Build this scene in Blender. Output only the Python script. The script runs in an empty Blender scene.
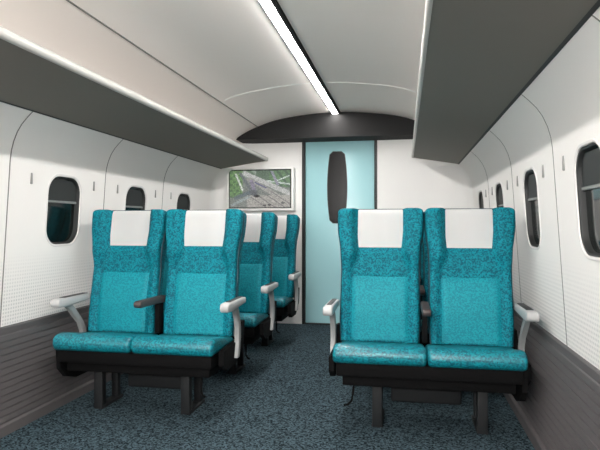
import bpy, bmesh, math, random
from mathutils import Vector, Matrix
random.seed(7)
S = bpy.context.scene
COL = S.collection
CX = -0.71            # centre line of the carriage (camera stands at x = 0)
Y0, YE = -1.6, 6.12   # rear end, front end wall
pi = math.pi

# ------------------------------------------------------------------ materials
def lin(c):
    return tuple(((v/255)/12.92 if v/255 <= .04045 else ((v/255+.055)/1.055)**2.4) for v in c) + (1,)
def mat(name, rgb, rough=.5, metal=0, spec=.5, emit=0):
    m = bpy.data.materials.new(name); m.use_nodes = True
    b = m.node_tree.nodes['Principled BSDF']
    b.inputs['Base Color'].default_value = lin(rgb)
    b.inputs['Roughness'].default_value = rough
    b.inputs['Metallic'].default_value = metal
    b.inputs['Specular IOR Level'].default_value = spec
    if emit:
        b.inputs['Emission Color'].default_value = lin(rgb)
        b.inputs['Emission Strength'].default_value = emit
    return m
def N(m, t, **kw):
    n = m.node_tree.nodes.new(t)
    for k, v in kw.items(): setattr(n, k, v)
    return n
def L(m, a, b): m.node_tree.links.new(a, b)
def bsdf(m): return m.node_tree.nodes['Principled BSDF']
def speckle(m, c1, c2, scale, lo=.4, hi=.6, bump=.0, stretch=(1,1,1), voro=False, dist=.002):
    tc = N(m, 'ShaderNodeTexCoord'); mp = N(m, 'ShaderNodeMapping')
    mp.inputs['Scale'].default_value = stretch
    L(m, tc.outputs['Object'], mp.inputs['Vector'])
    if voro:
        t = N(m, 'ShaderNodeTexVoronoi'); t.inputs['Scale'].default_value = scale; out = t.outputs['Color']
        sep = N(m, 'ShaderNodeSeparateColor'); L(m, out, sep.inputs[0]); out = sep.outputs[0]
    else:
        t = N(m, 'ShaderNodeTexNoise'); t.inputs['Scale'].default_value = scale; t.inputs['Detail'].default_value = 3
        out = t.outputs['Fac']
    L(m, mp.outputs[0], t.inputs['Vector'])
    r = N(m, 'ShaderNodeValToRGB')
    r.color_ramp.elements[0].position = lo; r.color_ramp.elements[0].color = lin(c1)
    r.color_ramp.elements[1].position = hi; r.color_ramp.elements[1].color = lin(c2)
    L(m, out, r.inputs[0]); L(m, r.outputs[0], bsdf(m).inputs['Base Color'])
    if bump:
        b = N(m, 'ShaderNodeBump'); b.inputs['Strength'].default_value = bump; b.inputs['Distance'].default_value = dist
        L(m, out, b.inputs['Height']); L(m, b.outputs[0], bsdf(m).inputs['Normal'])
    return m

M = {}
M['weave'] = speckle(mat('teal_weave', (0,140,150), .7, spec=.2), (0,80,96), (0,124,138), 140, .25, .75, .5, voro=True)
M['panel'] = speckle(mat('light_teal_cloth', (20,160,170), .6, spec=.25), (0,114,130), (6,136,148), 150, .25, .75, .3, voro=True)
M['cushion'] = speckle(mat('cushion_teal', (0,150,160), .42, spec=.6), (0,82,98), (0,130,142), 120, .2, .8, .6, voro=True)
M['piping'] = mat('dark_teal_piping', (0,50,62), .6)
M['cover'] = mat('white_headrest_cloth', (244,243,242), .85)
M['shell'] = mat('charcoal_shell', (42,46,50), .5)
M['black'] = mat('black_frame', (6,6,7), .8, spec=.15)
M['legm'] = mat('dark_grey_metal', (26,28,30), .6, .0, spec=.3)
M['armgrey'] = mat('light_grey_plastic', (172,173,173), .38)
M['armpost'] = mat('grey_post', (140,142,142), .4)
M['armpad'] = mat('arm_pad_dark', (62,52,52), .45)
M['armtop'] = mat('arm_inset', (40,40,42), .5)
M['rack'] = mat('rack_underside', (108,103,95), .6)
M['lip'] = mat('rack_lip', (176,176,172), .35)
M['ceiling'] = mat('ceiling_white', (250,243,237), .6)
M['seam'] = mat('panel_gap', (120,120,116), .8)
M['seamlight'] = mat('pale_joint', (246,246,242), .6)
M['header'] = mat('dark_header', (11,11,11), .8)
M['frame'] = mat('white_frame', (236,236,234), .4)
M['bezel'] = mat('window_bezel', (214,212,210), .55)
M['rubber'] = mat('window_rubber', (34,36,36), .6)
M['glass'] = mat('dark_window_glass', (12,20,19), .1, spec=.5)
M['blind'] = mat('window_blind', (30,34,34), .6)
M['rail'] = mat('blind_rail', (120,124,122), .4)
M['hook'] = mat('hook_grey', (128,128,126), .4)
M['dado'] = mat('ribbed_dado', (84,81,82), .6)
M['endw'] = mat('end_wall_white', (234,234,232), .5)
M['light'] = mat('light_diffuser', (255,251,248), .5, emit=25)
M['jamb'] = mat('black_jamb', (20,22,22), .5)
M['doorwin'] = mat('door_window_glass', (6,5,6), .25, spec=.12)
# carpet
M['carpet'] = speckle(mat('carpet', (60,75,80), .95, spec=.1), (10,20,26), (76,94,102), 120, .15, .95, .2, voro=True)
# door
M['door'] = mat('pale_aqua_door', (164,212,218), .28)
# wall panel with embossed dots low down
w = mat('wall_panel', (230,228,225), .5)
tc = N(w, 'ShaderNodeTexCoord'); sx = N(w, 'ShaderNodeSeparateXYZ'); L(w, tc.outputs['Object'], sx.inputs[0])
def mth(m, op, a, b=None, c=None):
    n = N(m, 'ShaderNodeMath', operation=op)
    for i, v in enumerate((a, b, c)):
        if v is None: continue
        if isinstance(v, (int, float)): n.inputs[i].default_value = v
        else: L(m, v, n.inputs[i])
    return n.outputs[0]
k = 2*pi/.040
s1 = mth(w, 'SINE', mth(w, 'MULTIPLY', mth(w, 'ADD', sx.outputs[1], sx.outputs[2]), k))
s2 = mth(w, 'SINE', mth(w, 'MULTIPLY', mth(w, 'SUBTRACT', sx.outputs[1], sx.outputs[2]), k))
dots = mth(w, 'GREATER_THAN', mth(w, 'MULTIPLY', s1, s2), .30)
mr = N(w, 'ShaderNodeMapRange'); mr.inputs[1].default_value = .95; mr.inputs[2].default_value = .68
L(w, sx.outputs[2], mr.inputs[0])
fac = mth(w, 'MULTIPLY', dots, mr.outputs[0])
mx = N(w, 'ShaderNodeMix', data_type='RGBA'); L(w, mth(w, 'MULTIPLY', fac, .75), mx.inputs[0])
mx.inputs[6].default_value = lin((230,228,225)); mx.inputs[7].default_value = lin((188,188,188))
L(w, mx.outputs[2], bsdf(w).inputs['Base Color'])
M['wall'] = w

# ------------------------------------------------------------------ object helpers
def obj(name, bm, m, parent=None, smooth=True, ang=40):
    bmesh.ops.recalc_face_normals(bm, faces=bm.faces)
    me = bpy.data.meshes.new(name); bm.to_mesh(me); bm.free()
    if smooth:
        for p in me.polygons: p.use_smooth = True
        try: me.set_sharp_from_angle(angle=math.radians(ang))
        except Exception: pass
    if m: me.materials.append(m)
    o = bpy.data.objects.new(name, me); COL.objects.link(o)
    if parent: o.parent = parent
    return o
def empty(name, loc=(0,0,0)):
    o = bpy.data.objects.new(name, None); o.empty_display_size = .1; COL.objects.link(o); o.location = loc
    return o
def tag(o, label, cat, group=None):
    o['label'] = label; o['category'] = cat
    if group: o['group'] = group
    return o
def struct(o): o['kind'] = 'structure'; return o
def box(bm, x0, x1, y0, y1, z0, z1, r=0, seg=3):
    b2 = bmesh.new()
    bmesh.ops.create_cube(b2, size=1)
    for v in b2.verts:
        v.co = Vector(((x0+x1)/2+v.co.x*(x1-x0), (y0+y1)/2+v.co.y*(y1-y0), (z0+z1)/2+v.co.z*(z1-z0)))
    if r: bmesh.ops.bevel(b2, geom=b2.edges[:], offset=r, segments=seg, affect='EDGES', profile=.5)
    merge(bm, b2)
def merge(bm, b2):
    me = bpy.data.meshes.new('tmp'); b2.to_mesh(me); b2.free(); bm.from_mesh(me); bpy.data.meshes.remove(me)
def rings(bm, rs, cap0=True, cap1=True, closed=True):
    vs = [[bm.verts.new(p) for p in r] for r in rs]
    n = len(rs[0])
    for a, b in zip(vs, vs[1:]):
        for i in range(n if closed else n-1):
            j = (i+1) % n
            bm.faces.new((a[i], a[j], b[j], b[i]))
    if cap0: bm.faces.new(vs[0][::-1])
    if cap1: bm.faces.new(vs[-1])
    return vs
def prism_x(bm, prof, x0, x1, r=0, seg=4):
    """profile of (y,z) extruded along x with rounded ends"""
    n = len(prof); nrm = []
    area = sum(prof[i][0]*prof[(i+1)%n][1]-prof[(i+1)%n][0]*prof[i][1] for i in range(n))
    sg = 1 if area > 0 else -1
    for i in range(n):
        a, b = prof[i-1], prof[(i+1)%n]
        t = Vector((b[0]-a[0], b[1]-a[1])).normalized(); nrm.append(Vector((t.y, -t.x))*sg)
    st = []
    if r:
        for k in range(seg+1):
            a = pi/2*k/seg; st.append((x0+r-r*math.sin(pi/2-a) if False else x0+r*(1-math.sin(a)), r*(1-math.cos(pi/2-(pi/2-a))) ))
        st = [(x0+r*(1-math.sin(a)), r*(1-math.cos(a))) for a in [pi/2*(1-k/seg) for k in range(seg+1)]]
        st += [(x1-r*(1-math.sin(a)), r*(1-math.cos(a))) for a in [pi/2*k/seg for k in range(seg+1)]]
    else: st = [(x0,0),(x1,0)]
    rs = [[(x, prof[i][0]-nrm[i].x*d, prof[i][1]-nrm[i].y*d) for i in range(n)] for x, d in st]
    rings(bm, rs)
def tube(bm, pts, r, n=10):
    pts = [Vector(p) for p in pts]; rs = []
    for i, p in enumerate(pts):
        t = (pts[min(i+1, len(pts)-1)]-pts[max(i-1, 0)]).normalized()
        u = t.cross(Vector((0,0,1)) if abs(t.z) < .9 else Vector((1,0,0))).normalized(); v = t.cross(u)
        rs.append([p+u*r*math.cos(2*pi*k/n)+v*r*math.sin(2*pi*k/n) for k in range(n)])
    rings(bm, rs)
def ss(a, b, x):
    t = max(0, min(1, (x-a)/(b-a))); return t*t*(3-2*t)
def interp(tab, x):
    if x <= tab[0][0]: return tab[0][1]
    for (a, p), (b, q) in zip(tab, tab[1:]):
        if x <= b: return p+(q-p)*(x-a)/(b-a)
    return tab[-1][1]

# ------------------------------------------------------------------ the carriage shell
WALL = [(.54,1.438),(1.45,1.375),(1.50,1.368),(1.55,1.354),(1.60,1.332),(1.64,1.305),(1.675,1.272),(1.70,1.245),(1.72,1.215)]
def hw(z): return interp(WALL, z)
RC = .30               # rounded corner to the end wall
YW = YE-RC
WINS = {'left': [-.76,.24,1.24,2.20,3.182,4.127,5.10], 'right': [-.76,.24,1.24,2.26,3.255,4.28,5.27]}
SEAMS = {'left': [-.26,.74,1.74,2.67,3.645,4.61], 'right': [-.26,.74,1.74,2.735,3.74,4.77]}
WW, WH, WZ, WR = .335, .422, 1.19, .105

def win_loop(cy, grow=0, n=8):
    a, b, r = WW/2+grow, WH/2+grow, WR+grow
    pts = []
    for q, (sy, sz) in enumerate(((1,1),(-1,1),(-1,-1),(1,-1))):
        for k in range(n+1):
            t = pi/2*q+pi/2*k/n
            pts.append((cy+sy*(a-r)+r*math.cos(t), WZ+sz*(b-r)+r*math.sin(t)))
    return pts
def rect_pt(cy, p, y0, y1, z0, z1):
    dy, dz = p[0]-cy, p[1]-WZ
    t = 1e9
    if dy > 1e-9: t = min(t, (y1-cy)/dy)
    if dy < -1e-9: t = min(t, (y0-cy)/dy)
    if dz > 1e-9: t = min(t, (z1-WZ)/dz)
    if dz < -1e-9: t = min(t, (z0-WZ)/dz)
    return (cy+dy*t, WZ+dz*t)
def make_wall(side):
    s = -1 if side == 'left' else 1
    X = lambda z: CX+s*hw(z)
    bm = bmesh.new()
    def strip(z_list, y0, y1):
        rings(bm, [[(X(z), y0, z), (X(z), y1, z)] for z in z_list], False, False, closed=False)
    strip([.54,.90], Y0, YW)
    strip([1.45]+[z for z, _ in WALL[2:]], Y0, YW)
    WIN = WINS[side]; edges = [Y0]+SEAMS[side]+[YW]
    for i, cy in enumerate(WIN):
        y0, y1 = edges[i], edges[i+1]
        lp = win_loop(cy)
        out = [rect_pt(cy, p, y0, y1, .90, 1.45) for p in lp]
        # make sure rectangle corners are hit exactly
        for yc, zc in ((y1,1.45),(y0,1.45),(y0,.9),(y1,.9)):
            j = min(range(len(out)), key=lambda q: (out[q][0]-yc)**2+(out[q][1]-zc)**2); out[j] = (yc, zc)
        rs = [[(X(z), y, z) for y, z in out], [(X(z), y, z) for y, z in lp],
              [(X(z)+s*.01, y, z) for y, z in lp]]
        rings(bm, rs, False, False)
    # outer skin gives the wall its thickness
    box(bm, min(CX+s*1.50, CX+s*1.56), max(CX+s*1.50, CX+s*1.56), Y0, YE+.1, 0, 2.35)
    wl = struct(obj('wall_'+side, bm, M['wall'], smooth=True, ang=30))
    # seams between panels follow the curved section
    for i, y in enumerate(edges[1:-1]):
        b = bmesh.new()
        rr = []
        for z, _ in [(.545,0),(.9,0),(1.2,0)]+WALL[1:]:
            rr.append([(X(z)-s*.0015, y-.0035, z), (X(z)-s*.0015, y+.0035, z), (X(z)+s*.003, y+.0035, z), (X(z)+s*.003, y-.0035, z)])
        rings(b, rr); obj('panel_seam', b, M['seam'], wl)
    # ribbed dado leaning in towards the floor
    b = bmesh.new(); prof = []
    prof += [(1.50,.548),(1.432,.548),(1.424,.540),(1.424,.505)]
    nr = 13
    for k in range(nr):
        za = .500-k*.034; zb = za-.027; zc = za-.034
        f = lambda z: 1.346+(z/.54)*.078
        prof += [(f(za), za), (f(zb), zb), (f(zb)+.007, zb-.001), (f(zc)+.007, zc+.001)]
    prof += [(1.346,.055),(1.340,.05),(1.338,.0),(1.50,.0)]
    rings(b, [[(CX+s*a, y, z) for a, z in prof] for y in (Y0, YE-.05)])
    d = struct(obj('trim_1' if s < 0 else 'trim_2', b, M['dado'], smooth=False))
    return wl
make_wall('left'); make_wall('right')

# floor
bm = bmesh.new(); box(bm, CX-1.56, CX+1.56, Y0, YE+.4, -.06, 0)
struct(obj('floor', bm, M['carpet'], smooth=False))
# ceiling
CEIL = [(0,2.276),(.15,2.273),(.3,2.262),(.45,2.245),(.6,2.222),(.72,2.193),(.838,2.152),(.95,2.105),(1.06,2.043),(1.13,1.985),(1.18,1.91),(1.21,1.81),(1.22,1.72)]
def cz(wd):
    return interp(CEIL, abs(wd))
bm = bmesh.new()
pts = [(-a, z) for a, z in CEIL[::-1]]+CEIL[1:]
sm = []
def catm(p0, p1, p2, p3, t):
    return tuple(.5*((2*p1[i])+(-p0[i]+p2[i])*t+(2*p0[i]-5*p1[i]+4*p2[i]-p3[i])*t*t+(-p0[i]+3*p1[i]-3*p2[i]+p3[i])*t**3) for i in (0,1))
for i in range(len(pts)-1):
    p0, p1, p2, p3 = pts[max(i-1,0)], pts[i], pts[i+1], pts[min(i+2,len(pts)-1)]
    for k in range(3): sm.append(catm(p0, p1, p2, p3, k/3))
sm.append(pts[-1])
prof = sm+[(1.3,1.72),(1.5,2.0),(1.5,2.34),(-1.5,2.34),(-1.5,2.0),(-1.3,1.72)]
rings(bm, [[(CX+a, y, z) for a, z in prof] for y in (Y0, YE)])
ceil = struct(obj('ceiling', bm, M['ceiling'], smooth=True, ang=30))
def ceil_strip(name, w0, w1, y0, y1, m, d=.002, n=1, parent=ceil):
    b = bmesh.new(); rs = []
    for k in range(n+1):
        a = w0+(w1-w0)*k/n
        z = cz(a)
        rs.append([(CX+a, y0, z-d), (CX+a, y1, z-d), (CX+a, y1, z+.004), (CX+a, y0, z+.004)])
    rings(b, rs); return obj(name, b, m, parent)
ceil_strip('ceiling_seam', -.843, -.836, Y0, 5.83, M['seam'], .003)
ceil_strip('ceiling_seam', .836, .843, Y0, 5.83, M['seam'], .003)
# crosswise joints follow the same arch as the ceiling panels
for yy in (4.58, 1.6):
    b = bmesh.new(); rs = []
    for a, z in sm:
        if abs(a) > .83 : continue
        rs.append([(CX+a, yy-.004, z-.0025), (CX+a, yy+.004, z-.0025), (CX+a, yy+.004, z+.003), (CX+a, yy-.004, z+.003)])
    rings(b, rs); obj('ceiling_joint', b, M['seamlight'], ceil)

# dark arched header above the door
bm = bmesh.new()
top = [(a, z) for a, z in sm if z > 2.025 and abs(a) < 1.12]
zb = 2.018
hp = top+[(top[-1][0]+.02, zb), (top[0][0]-.02, zb)]
rings(bm, [[(CX+a, y, z-.001 if z != zb else z) for a, z in hp] for y in (5.80, YE-.002)])
struct(obj('trim_3', bm, M['header'], smooth=False))

# end wall with rounded corners and a door opening
DX0, DX1, DZ = CX-.392, CX+.392, 2.06
def end_path(z):
    h = hw(z) if z > .54 else 1.438
    pts = []
    for k in range(9):
        a = pi/2*k/8; pts.append((-h+RC*(1-math.cos(a)) , YW+RC*math.sin(a)))
    return pts
bm = bmesh.new()
zs = [0,.3,.54,.9,1.2,1.45,1.5,1.55,1.6,1.64,1.675,1.70,1.72,2.02,DZ,2.3]
rws = []
for z in zs:
    p = end_path(z)
    left = [(CX+a, y, z) for a, y in p]+[(CX-.8, YE, z), (DX0, YE, z)]
    right = [(2*CX-x, y, zz) for x, y, zz in left[::-1]]
    rws.append((left, right))
for idx in (0, 1):
    rings(bm, [r[idx] for r in rws], False, False, closed=False)
rings(bm, [[(DX0, YE, DZ), (DX1, YE, DZ)], [(DX0, YE, 2.3), (DX1, YE, 2.3)]], False, False, closed=False)
for x, sgn in ((DX0, 1), (DX1, -1)):
    rings(bm, [[(x, YE, 0), (x, YE+.06, 0)], [(x, YE, DZ), (x, YE+.06, DZ)]], False, False, closed=False)
box(bm, CX-1.56, CX+1.56, YE+.16, YE+.2, 0, 2.35)
struct(obj('wall_front', bm, M['endw'], ang=30))
bm = bmesh.new(); box(bm, CX-1.56, CX+1.56, Y0-.05, Y0, 0, 2.35)
struct(obj('wall_back', bm, M['endw'], smooth=False))

# door with barrel-shaped window
bm = bmesh.new(); box(bm, DX0+.012, DX1-.012, YE+.03, YE+.07, .012, DZ-.005, .004, 2)
door = struct(obj('door_1', bm, M['door']))
bm = bmesh.new()
for x0, x1 in ((DX0-.022, DX0+.008), (DX1-.008, DX1+.022)): box(bm, x0, x1, YE-.012, YE+.05, 0, DZ, .002, 1)
box(bm, DX0-.01, DX1+.01, YE-.002, YE+.03, 0, .012)
obj('door_frame', bm, M['jamb'], door)
def barrel(y0, y1, g=0):
    zt, zb_ = 1.905+g, 1.125-g
    R = []
    for k in range(25):
        t = k/24; z = zb_+(zt-zb_)*t
        wv = .070+.034*math.sin(pi*min(1, max(0, t)))**.8+g
        e = min(t, 1-t)*(zt-zb_)
        if e < .03: wv -= .03*(1-math.sqrt(max(0, 1-(1-e/.03)**2)))
        R.append((wv, z))
    loop = [(CX-.025+w_, z) for w_, z in R]+[(CX-.025-w_, z) for w_, z in R[::-1]]
    b = bmesh.new(); rings(b, [[(x, y, z) for x, z in loop] for y in (y0, y1)]); return b
obj('window_seal', barrel(YE+.024, YE+.032, .008), M['rubber'], door, smooth=False)
obj('door_window', barrel(YE+.020, YE+.034), M['doorwin'], door, smooth=False)

# windows
def make_window(i, side, cy):
    s = -1 if side == 'left' else 1
    X = lambda z: CX+s*hw(z)
    # raised bezel ring around the opening
    b = bmesh.new()
    def loop(g, dx): return [(X(z)+s*dx, y, z) for y, z in win_loop(cy, g)]
    rings(b, [loop(.014, .002), loop(.012, -.003), loop(.006, -.004), loop(.0, -.001), loop(-.003, .008)], False, False)
    root = struct(obj('window_%d' % i, b, M['bezel']))
    b = bmesh.new()
    rings(b, [loop(-.002, .003), loop(-.010, .006), loop(-.013, .018), loop(-.014, .034)], False, False)
    obj('window_frame', b, M['rubber'], root)
    b = bmesh.new(); lp = loop(-.010, .030); b.faces.new([b.verts.new(p) for p in lp])
    lp2 = loop(-.010, .036); b.faces.new([b.verts.new(p) for p in lp2])
    obj('pane', b, M['glass'], root, smooth=False)
    # blind rolled a little way down, with its rail
    zt, zm = 1.38, 1.245
    b = bmesh.new()
    a0, a1 = sorted((X(zt)+s*.030, X(zt)+s*.034))
    rings(b, [[(X(z)+s*.020, cy-wd, z), (X(z)+s*.020, cy+wd, z), (X(z)+s*.024, cy+wd, z), (X(z)+s*.024, cy-wd, z)]
              for z, wd in ((zm, .152), (1.31, .152), (1.352, .132), (zt, .095))])
    bl = obj('window_blind', b, M['blind'], root, smooth=False)
    b = bmesh.new()
    x0, x1 = sorted((X(zm)+s*.015, X(zm)+s*.027)); box(b, x0, x1, cy-.152, cy+.152, zm-.008, zm+.006, .002, 1)
    obj('blind_rail', b, M['rail'], bl)
n = 1
for side in ('left', 'right'):
    for cy in WINS[side]: make_window(n, side, cy); n += 1

# coat hooks beside the panel seams
def hook(side, y, label):
    s = -1 if side == 'left' else 1
    z = 1.365; x = CX+s*hw(z)
    b = bmesh.new()
    x0, x1 = sorted((x+s*.004, x-s*.007)); box(b, x0, x1, y-.006, y+.006, z-.032, z+.032, .003, 2)
    tag(obj('coat_hook', b, M['hook']), label, 'hook', 'coat hooks on the window walls')
wn_l = {2:'left wall just before its nearest visible window', 3:'left wall just beyond its nearest window', 4:'left wall just before its second window',
        5:'left wall just beyond its second window', 6:'left wall just before its third window'}
for side in ('left', 'right'):
    names = [(2.93, 'near'), (3.57, 'far'), (3.91, 'near'), (4.57, 'far'), (4.91, 'near')]
    if side == 'right': names = [(2.57, 'x')]+names
    texts = {
     ('left',2.93):'slim grey coat hook on left wall in front of the nearest left window',
     ('left',3.57):'slim grey coat hook on left wall right behind the nearest left window',
     ('left',3.91):'slim grey coat hook on left wall right in front of the second left window',
     ('left',4.57):'slim grey coat hook on left wall right behind the second left window',
     ('left',4.91):'slim grey coat hook on left wall right in front of the farthest left window',
     ('right',2.57):'slim grey coat hook on right wall next to the window cut by the frame',
     ('right',2.93):'slim grey coat hook on right wall just short of the full second window',
     ('right',3.57):'slim grey coat hook on right wall right behind the full second window',
     ('right',3.91):'slim grey coat hook on right wall in front of the third right window',
     ('right',4.57):'slim grey coat hook on right wall right behind the third right window',
     ('right',4.91):'slim grey coat hook on right wall in front of the farthest right window'}
    near = {'left': {2.93:2.85, 3.57:3.50, 3.91:3.82, 4.57:4.46, 4.91:4.78}, 'right': {}}[side]
    for y, _ in names: hook(side, near.get(y, y), texts[(side, y)])

# luggage racks
def rack(side):
    s = -1 if side == 'left' else 1
    root = empty('luggage_rack', (CX+s*1.2, 2.2, 1.7))
    def P(a, y, z): return (CX+s*a-root.location.x, y-root.location.y, z-root.location.z)
    b = bmesh.new()
    prof = [(.792,1.811),(1.238,1.704),(1.262,1.712),(1.24,1.75),(.792,1.845)]
    endy = lambda a: 6.02-(a-.776)/.466*.26
    rings(b, [[P(a, Y0, z) for a, z in prof], [P(a, endy(a), z) for a, z in prof]])
    obj('shelf_panel', b, M['rack'], root, smooth=False)
    b = bmesh.new()
    lp = []
    for k in range(17):
        t = pi*.5+pi*k/16
        lp.append((.789+.013*math.cos(t), 1.828+.021*math.sin(t)))
    lp += [(.797,1.807),(.797,1.849)]
    rings(b, [[P(a, Y0, z) for a, z in lp], [P(a, 6.022, z) for a, z in lp]])
    obj('rack_lip', b, M['lip'], root)
    b = bmesh.new()
    rings(b, [[P(a, y, z) for a, z in ((1.222,1.7065),(1.236,1.7025),(1.245,1.706),(1.24,1.712))] for y in (Y0, endy(1.242))])
    obj('rack_gasket', b, M['rubber'], root, smooth=False)
    return root
tag(rack('left'), 'long grey overhead luggage rack with pale lip along left wall', 'luggage rack', 'overhead luggage racks')
tag(rack('right'), 'long grey overhead luggage rack seen from beneath along right wall', 'luggage rack', 'overhead luggage racks')

# ceiling light strip
root = empty('ceiling_light', (CX, 2.2, 2.276))
def Q(b, x0, x1, y0, y1, z0, z1): box(b, x0, x1, y0-2.2, y1-2.2, z0-2.276, z1-2.276)
b = bmesh.new(); Q(b, -.028, .026, Y0+.02, 5.77, 2.2545, 2.280); obj('diffuser', b, M['light'], root, smooth=False)
b = bmesh.new(); Q(b, .026, .052, Y0+.02, 5.79, 2.256, 2.279); obj('light_trim', b, M['black'], root, smooth=False)
b = bmesh.new(); Q(b, -.036, -.028, Y0+.02, 5.79, 2.260, 2.279); obj('light_trim', b, M['rubber'], root, smooth=False)
tag(root, 'long white fluorescent light strip running down the ceiling centre', 'ceiling light')

# ------------------------------------------------------------------ wall display
def screen_colour(s, t):
    def mixc(a, b, f): return tuple(a[i]+(b[i]-a[i])*f for i in range(3))
    rnd = random.random
    c = (108,116,108)
    def band(x0, y0, x1, y1, wd):
        dx, dy = x1-x0, y1-y0; l = math.hypot(dx, dy)
        q = ((s-x0)*dx+(t-y0)*dy)/l/l
        return 0 <= q <= 1 and abs((s-x0)*dy-(t-y0)*dx)/l < wd
    if t > .80: c = (92,118,92) if math.sin(s*31+t*17) > -.1 else (120,136,122)
    if s < .22 and t > .28-.1*s: c = (96,140,74) if math.sin(s*60)*math.sin(t*38) > -.2 else (70,104,66)
    if s > .62 and t > .55+.25*(.9-s): c = (84,126,76) if math.sin(s*50+t*22) > -.3 else (58,92,66)
    if .44 < s < .66 and t > .72: c = (82,106,84)
    if band(.22,.95,1.02,.35,.055) : c = (158,160,156)
    if band(.30,.80,1.0,.10,.05): c = (140,138,132)
    if band(.62,.72,1.0,.62,.02) or band(.72,.68,1.0,.86,.015): c = (170,186,176)
    if t < .32 and s > .28: c = (146,142,134)
    for a in (.35,.5,.66,.82):
        if band(a-.12,.42,a+.3,-.05,.008): c = (96,94,94)
    if band(.17,.95,.42,.30,.022): c = (92,98,104)
    if band(.10,.92,.22,.45,.016): c = (176,184,172)
    if band(.36,.75,.42,.40,.03): c = (120,112,136)
    if band(.42,.68,.62,.52,.014): c = (74,76,128)
    if band(.08,.25,.36,.42,.045): c = (84,98,104)
    if band(.02,.05,.34,.30,.03): c = (128,140,140)
    if band(.70,.98,.80,.60,.022): c = (126,124,146)
    if (s-.45)**2/.0025+(t-.31)**2/.0012 < 1: c = (34,34,36)
    if (s-.40)**2/.004+(t-.40)**2/.006 < 1: c = (88,92,98)
    for a, bb in ((.58,.06),(.66,.07),(.88,.12)):
        if (s-a)**2/.0012+(t-bb)**2/.0006 < 1: c = (60,62,62)
    g_ = sum(c)/3; c = tuple(g_+(v-g_)*.62 for v in c)
    f = .82+.34*rnd()
    return tuple(min(255, v*f) for v in c)
sw, sh = .685, .405
sy = 5.965
root = empty('display_screen', (-1.572, sy+.02, 1.272))
b = bmesh.new(); box(b, -sw/2-.035, sw/2+.035, -.005, .13, -.015, sh+.055, .006, 2); obj('screen_frame', b, M['frame'], root)
b = bmesh.new(); box(b, -sw/2-.012, sw/2+.012, -.008, .01, .012, sh+.036, .002, 1); obj('screen_bezel', b, M['jamb'], root, smooth=False)
b = bmesh.new(); lay = b.loops.layers.float_color.new('picture')
nx, nz = 84, 52
g = [[b.verts.new((-sw/2+sw*i/nx, -.0095, .022+sh*j/nz)) for i in range(nx+1)] for j in range(nz+1)]
for j in range(nz):
    for i in range(nx):
        f = b.faces.new((g[j][i], g[j][i+1], g[j+1][i+1], g[j+1][i]))
        c = lin(screen_colour((i+.5)/nx, (j+.5)/nz))
        for lp_ in f.loops: lp_[lay] = c
ms = mat('screen_picture', (0,0,0), .3)
at = N(ms, 'ShaderNodeAttribute', attribute_name='picture')
L(ms, at.outputs['Color'], bsdf(ms).inputs['Emission Color']); bsdf(ms).inputs['Emission Strength'].default_value = .42
obj('screen_picture', b, ms, root, smooth=False)
tag(root, 'wall screen in white frame showing railway tracks and green trees', 'screen')

# ------------------------------------------------------------------ seats
TILT = math.atan2(.145, .775)
BH = .786   # backrest length
def half_w(v): return interp([(0,.222),(.12,.229),(.30,.226),(.45,.226),(.55,.232),(.65,.248),(.72,.252),(.80,.252)], v)
def front(u, v):
    """forward bulge of the backrest's front at (u across, v up)"""
    a = abs(u)
    wing = .062*ss(.135, .175, a)*ss(.38, .52, v)
    low = .030*ss(.155, .20, a)*(1-ss(.36, .50, v))
    band = .010*ss(.37, .395, v)*(1-ss(.52, .555, v))*(1-ss(.13,.17,a))
    lumbar = .022*math.exp(-((v-.2)/.16)**2)*(1-ss(.14,.2,a))
    return wing+low+band+lumbar
def back_pt(u, d, v):
    """d>0 towards the sitter (-y); base of back at origin"""
    ca, sa = math.cos(TILT), math.sin(TILT)
    return (u, v*sa-d*ca, v*ca+d*sa)
def backrest_bm():
    b = bmesh.new(); T = .085; r = .026
    vs = [BH*k/36 for k in range(36)]
    vs = [v for v in vs if v < BH-r]
    st = [(v, 0, 0) for v in vs]+[(BH-r+r*math.sin(a), r*(1-math.cos(a)), .030*(1-math.cos(a))) for a in [pi/2*k/6 for k in range(0, 6)]]+[(BH, r*.92, .030)]
    nu = 40; rs = []
    for v, ins, sh_ in st:
        h = half_w(v)-sh_
        f = []; bk = []
        for i in range(nu+1):
            q = -math.cos(pi*i/nu)           # denser at the sides
            u = q*h
            e = h-abs(u); rr = .022
            rd = 0 if e > rr else rr*(1-math.sqrt(max(0, 1-(1-e/rr)**2)))
            f.append(back_pt(u, front(u*.252/h if v > .5 else u, min(v, .76))-ins-rd, v))
            bk.append(back_pt(u, -T+ins*.6+rd*.8, v))
        rs.append(f+bk[::-1])
    rings(b, rs); bmesh.ops.remove_doubles(b, verts=b.verts, dist=.0004)
    return b
def patch(fn, us, vs, th):
    b = bmesh.new()
    g = [[b.verts.new(fn(u, v)) for u in us] for v in vs]
    for j in range(len(vs)-1):
        for i in range(len(us)-1):
            b.faces.new((g[j][i], g[j][i+1], g[j+1][i+1], g[j+1][i]))
    bmesh.ops.recalc_face_normals(b, faces=b.faces)
    bmesh.ops.solidify(b, geom=b.faces[:], thickness=th)
    return b
def lr(a, b, n): return [a+(b-a)*i/n for i in range(n+1)]
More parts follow.
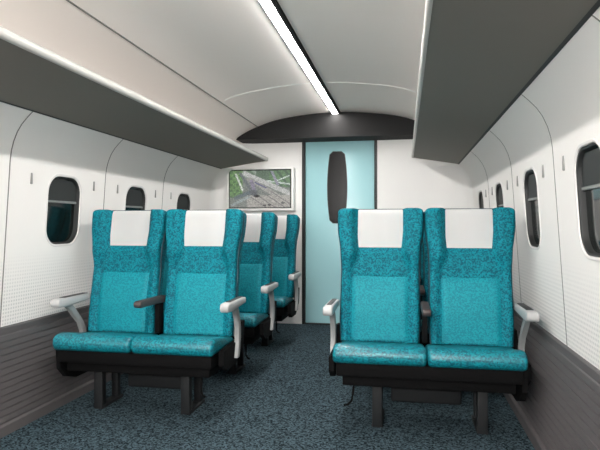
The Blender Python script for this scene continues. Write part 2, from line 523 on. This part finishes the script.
def make_seat_meshes():
    me = {}
    me['back'] = backrest_bm()
    # lighter centre panel
    def fp(u, v):
        e = min(.162-abs(u), .378-v, .05)
        k = .007*(1-max(0, 1-e/.02)**2) if e < .02 else .007
        return back_pt(u, front(u, v)+.001+max(k, -.003), v)
    me['panel'] = patch(fp, lr(-.162,.162,28), lr(.01,.378,26), .004)
    # white cloth: front, over the top, down behind
    cov = [(v, None) for v in lr(.552, .758, 10)]
    b = bmesh.new(); us = lr(-.134, .134, 16); rows = []
    T = .085
    for v, _ in cov:
        rows.append([back_pt(u, front(u*.9, v)+.0055+.0015*math.sin(u*40), v) for u in us])
    for a in lr(.15, 1.0, 8):
        aa = a*pi; R_ = (T+.0)/2
        rows.append([back_pt(u, -R_+(R_+.0055)*math.cos(aa), .758+.036*math.sin(aa)**.7) for u in us])
    for v in lr(.72, .60, 4): rows.append([back_pt(u, -T-.006, v) for u in us])
    g = [[b.verts.new(p) for p in r] for r in rows]
    for j in range(len(g)-1):
        for i in range(len(us)-1): b.faces.new((g[j][i], g[j][i+1], g[j+1][i+1], g[j+1][i]))
    bmesh.ops.solidify(b, geom=b.faces[:], thickness=.002)
    me['cover'] = b
    # piping running down both edges and over the top
    b = bmesh.new()
    def edge_loop(side):
        pts = []
        for v in lr(.0, .758, 30):
            pts.append(back_pt(side*(half_w(v)+.0015), front(side*.24, v)*.55-.030, v))
        return pts
    pl = edge_loop(-1); prr = edge_loop(1)
    topa = [back_pt(-.225, -.012, .782), back_pt(-.205, -.018, BH+.001), back_pt(.205, -.018, BH+.001), back_pt(.225, -.012, .782)]
    tube(b, pl+topa+prr[::-1], .0065, 6)
    me['piping'] = b
    # hard rear shell with table
    b = bmesh.new()
    rs = []
    for v in lr(.02, .70, 10):
        h = half_w(v)-.012
        rs.append([back_pt(-h, -.080, v), back_pt(-h+.03, -.104, v), back_pt(h-.03, -.104, v), back_pt(h, -.080, v)])
    rings(b, rs); me['shell'] = b
    # cushion: profile in (y,z), y=0 at the front
    b = bmesh.new()
    pr = [(.02,.378),(.004,.392),(-.004,.412),(-.002,.436),(.010,.455),(.032,.466),(.07,.470),(.14,.458),(.24,.438),(.32,.424),(.38,.420),(.40,.405),(.40,.38)]
    # refine
    n = len(pr); fine = []
    for i in range(n-1):
        p0, p1, p2, p3 = pr[max(i-1,0)], pr[i], pr[i+1], pr[min(i+2,n-1)]
        for k in range(3): fine.append(catm(p0, p1, p2, p3, k/3))
    fine.append(pr[-1])
    prism_x(b, fine, -.241, .241, .022, 5)
    me['cushion'] = b
    # a saddle in the middle of the cushion
    for v in b.verts:
        if v.co.z > .43: v.co.z -= .008*(1-min(1, abs(v.co.x)/.2)**2)
    return me
def tomesh(name, bm, m, ang=40):
    o = obj(name, bm, m, ang=ang); me = o.data; bpy.data.objects.remove(o); return me
sm_ = make_seat_meshes()
ME = {'backrest': tomesh('backrest', sm_['back'], M['weave'], 60), 'back_panel': tomesh('back_panel', sm_['panel'], M['panel'], 60),
      'headrest_cover': tomesh('headrest_cover', sm_['cover'], M['cover'], 70), 'piping': tomesh('piping', sm_['piping'], M['piping'], 60),
      'back_shell': tomesh('back_shell', sm_['shell'], M['shell'], 30), 'seat_cushion': tomesh('seat_cushion', sm_['cushion'], M['cushion'], 60)}
def inst(kind, parent, loc=(0,0,0)):
    o = bpy.data.objects.new(kind, ME[kind]); COL.objects.link(o); o.parent = parent; o.location = loc; return o

def arm(parent, x, wdt, kind, ys=.085, ye=.44):
    """armrest: kind 'aisle' / 'window' (pale loop with post) or 'centre' (dark pad)"""
    b = bmesh.new()
    if kind == 'centre':
        pr = []
        for k in range(9):
            t = pi/2+pi*k/8; pr.append((ys+.02+.02*math.cos(t), .640+.020*math.sin(t)))
        pr += [(ye,.612),(ye,.655)]
        prism_x(b, pr, x-wdt/2, x+wdt/2, .007, 3)
        a = obj('armrest', b, M['armpad'], parent); a['label'] = 'dark brown armrest between the seats'
        b = bmesh.new(); box(b, x-.016, x+.016, ye-.09, ye-.02, .43, .63, .006, 2); obj('arm_bracket', b, M['black'], a)
        return a
    # pale rounded nose + beam
    pr = []
    for k in range(9):
        t = pi/2+pi*k/8; pr.append((ys+.024+.024*math.cos(t), .634+.026*math.sin(t)))
    pr += [(ys+.09,.606),(ye-.05,.618),(ye,.620),(ye,.655),(ye-.05,.660)]
    prism_x(b, pr, x-wdt/2, x+wdt/2, .009, 3)
    a = obj('armrest', b, M['armgrey'], parent)
    a['label'] = 'pale grey outer armrest'
    b = bmesh.new(); box(b, x-wdt/2+.012, x+wdt/2-.012, ys+.075, ye-.03, .655, .6635, .003, 2); obj('arm_pad', b, M['armtop'], a)
    # curved blade post sweeping back and down to the seat frame
    b = bmesh.new(); rs = []
    path = [(ys+.20,.620,.030),(ys+.225,.58,.027),(ys+.25,.53,.024),(ys+.265,.48,.022),(ys+.265,.42,.022),(ys+.25,.36,.022),(ys+.235,.31,.024)] if kind == 'aisle' else \
           [(ys+.12,.620,.034),(ys+.17,.58,.030),(ys+.22,.53,.026),(ys+.27,.48,.023),(ys+.30,.42,.022),(ys+.30,.36,.022),(ys+.29,.31,.024)]
    for y, z, t in path:
        w2 = .014
        rs.append([(x-w2, y-t, z), (x+w2, y-t, z), (x+w2+.003, y, z), (x+w2, y+t, z), (x-w2, y+t, z), (x-w2-.003, y, z)])
    rings(b, rs); bmesh.ops.bevel(b, geom=[e for e in b.edges if e.is_boundary is False and abs((e.verts[0].co-e.verts[1].co).z) > .02], offset=.003, segments=2, affect='EDGES')
    obj('arm_post', b, M['armpost'], a)
    return a

def make_unit(side, x_aisle, x_wall, y):
    """double seat; origin on the floor below the cushion front, in the middle"""
    xm = (x_aisle+x_wall)/2
    root = empty('double_seat', (xm, y, 0))
    d = 1 if x_wall > x_aisle else -1       # direction of the wall
    for sx_ in (-d, d):
        cxs = sx_*.2435
        inst('seat_cushion', root, (cxs, 0, 0))
        # back pivots near the rear of the cushion
        bk = inst('backrest', root, (sx_*.257, .382, .422))
        for kk in ('back_panel', 'headrest_cover', 'piping', 'back_shell'): inst(kk, bk)
    arm(root, 0, .044, 'centre')
    arm(root, -d*.522, .052, 'aisle')
    arm(root, d*.524, .062, 'window')
    b = bmesh.new(); box(b, -.468, .468, .03, .44, .305, .379, .008, 2)
    box(b, -.44, .44, .08, .36, .245, .31, .006, 2)
    obj('seat_frame', b, M['black'], root)
    for xx in (-d*.26, d*.29):
        b = bmesh.new(); box(b, xx-.027, xx+.027, .165, .215, .0, .25, .005, 2)
        lg = obj('leg', b, M['legm'], root)
        b = bmesh.new(); box(b, xx-.03, xx+.03, .17, .42, .0, .018, .004, 2); box(b, xx-.022, xx+.022, .36, .40, .015, .26, .005, 2)
        obj('foot_rail', b, M['legm'], lg)
    b = bmesh.new(); box(b, -.19, .20, .34, .43, .09, .225, .012, 3)
    obj('heater_box', b, M['legm'], root)
    b = bmesh.new(); box(b, -.30, .30, .36, .37, .2, .262, 0); obj('box_bracket', b, M['black'], root)
    # wall side skirt
    b = bmesh.new()
    pr = [(.05,.38),(.06,.26),(.12,.20),(.22,.17),(.36,.17),(.45,.22),(.47,.38)]
    x0, x1 = sorted((d*.466, d*.492)); prism_x(b, pr, x0, x1); obj('side_panel', b, M['black'], root, smooth=False)
    # aisle side plate carrying the arm
    b = bmesh.new()
    pr = [(.10,.39),(.10,.31),(.16,.27),(.34,.27),(.50,.36),(.52,.50),(.46,.50),(.40,.40)]
    x0, x1 = sorted((-d*.486, -d*.516)); prism_x(b, pr, x0, x1); obj('side_panel', b, M['black'], root, smooth=False)
    x0, x1 = sorted((d*.492, d*.516)); b = bmesh.new(); prism_x(b, pr, x0, x1); obj('side_panel', b, M['black'], root, smooth=False)
    # foot pedal for turning the seat
    b = bmesh.new(); tube(b, [(-d*.38,.12,.26),(-d*.385,.10,.20),(-d*.39,.085,.165),(-d*.41,.06,.15),(-d*.425,.045,.150)], .006, 8)
    obj('pedal', b, M['black'], root)
    return root
def copy_tree(o, parent=None):
    c = o.copy(); COL.objects.link(c); c.parent = parent
    for ch in list(o.children): copy_tree(ch, c)
    return c
G = 'teal double seats in rows either side of the aisle'
left = make_unit('left', -1.028, -1.998, 2.9)
right = make_unit('right', -.374, .596, 2.9)
tag(left, 'front double seat on the left, teal with white headrest cloths, by the nearest left window', 'seat', G)
tag(right, 'front teal double seat on the right, with white headrest cloths, beside the right wall', 'seat', G)
for dy, lab in ((.90, 'middle teal double seat on the left, between the front pair and the farthest pair'),
                (1.87, 'farthest teal double seat on the left, right beneath the wall screen')):
    c = copy_tree(left); c.location.y += dy; c['label'] = lab
for dy, lab in ((.90, 'teal double seat directly behind the front right pair, almost hidden by it'),
                (1.87, 'last teal double seat on the right, hidden behind two others near the end wall')):
    c = copy_tree(right); c.location.y += dy; c['label'] = lab

# ------------------------------------------------------------------ light
def area(name, loc, sx_, sy_, power, rot=(0,0,0), col=(1,1,1)):
    l = bpy.data.lights.new(name, 'AREA'); l.shape = 'RECTANGLE'; l.size = sx_; l.size_y = sy_; l.energy = power; l.color = col
    o = bpy.data.objects.new(name, l); COL.objects.link(o); o.location = loc; o.rotation_euler = rot
    return o
# added fill lamp before the rear wall, brightens ceiling and seat fronts
area('rear_fill', (CX, Y0+.05, 1.75), 1.3, .5, 82, (pi/2+.62, 0, 0), (1,.98,.955))
wld = bpy.data.worlds.new('world'); S.world = wld; wld.use_nodes = True
wld.node_tree.nodes['Background'].inputs[0].default_value = (.02,.022,.024,1)
wld.node_tree.nodes['Background'].inputs[1].default_value = 1

# ------------------------------------------------------------------ camera
cam = bpy.data.cameras.new('camera'); co = bpy.data.objects.new('camera', cam); COL.objects.link(co)
cam.sensor_width = 36; cam.lens = 36*560/600; cam.clip_start = .02
co.location = (0, 0, 1.1); co.rotation_euler = (pi/2, 0, math.atan(105/560))
S.camera = co
S.view_settings.view_transform = 'Standard'; S.view_settings.look = 'None'
S.view_settings.gamma = 1; S.view_settings.use_curve_mapping = False
S.view_settings.exposure = 1.62
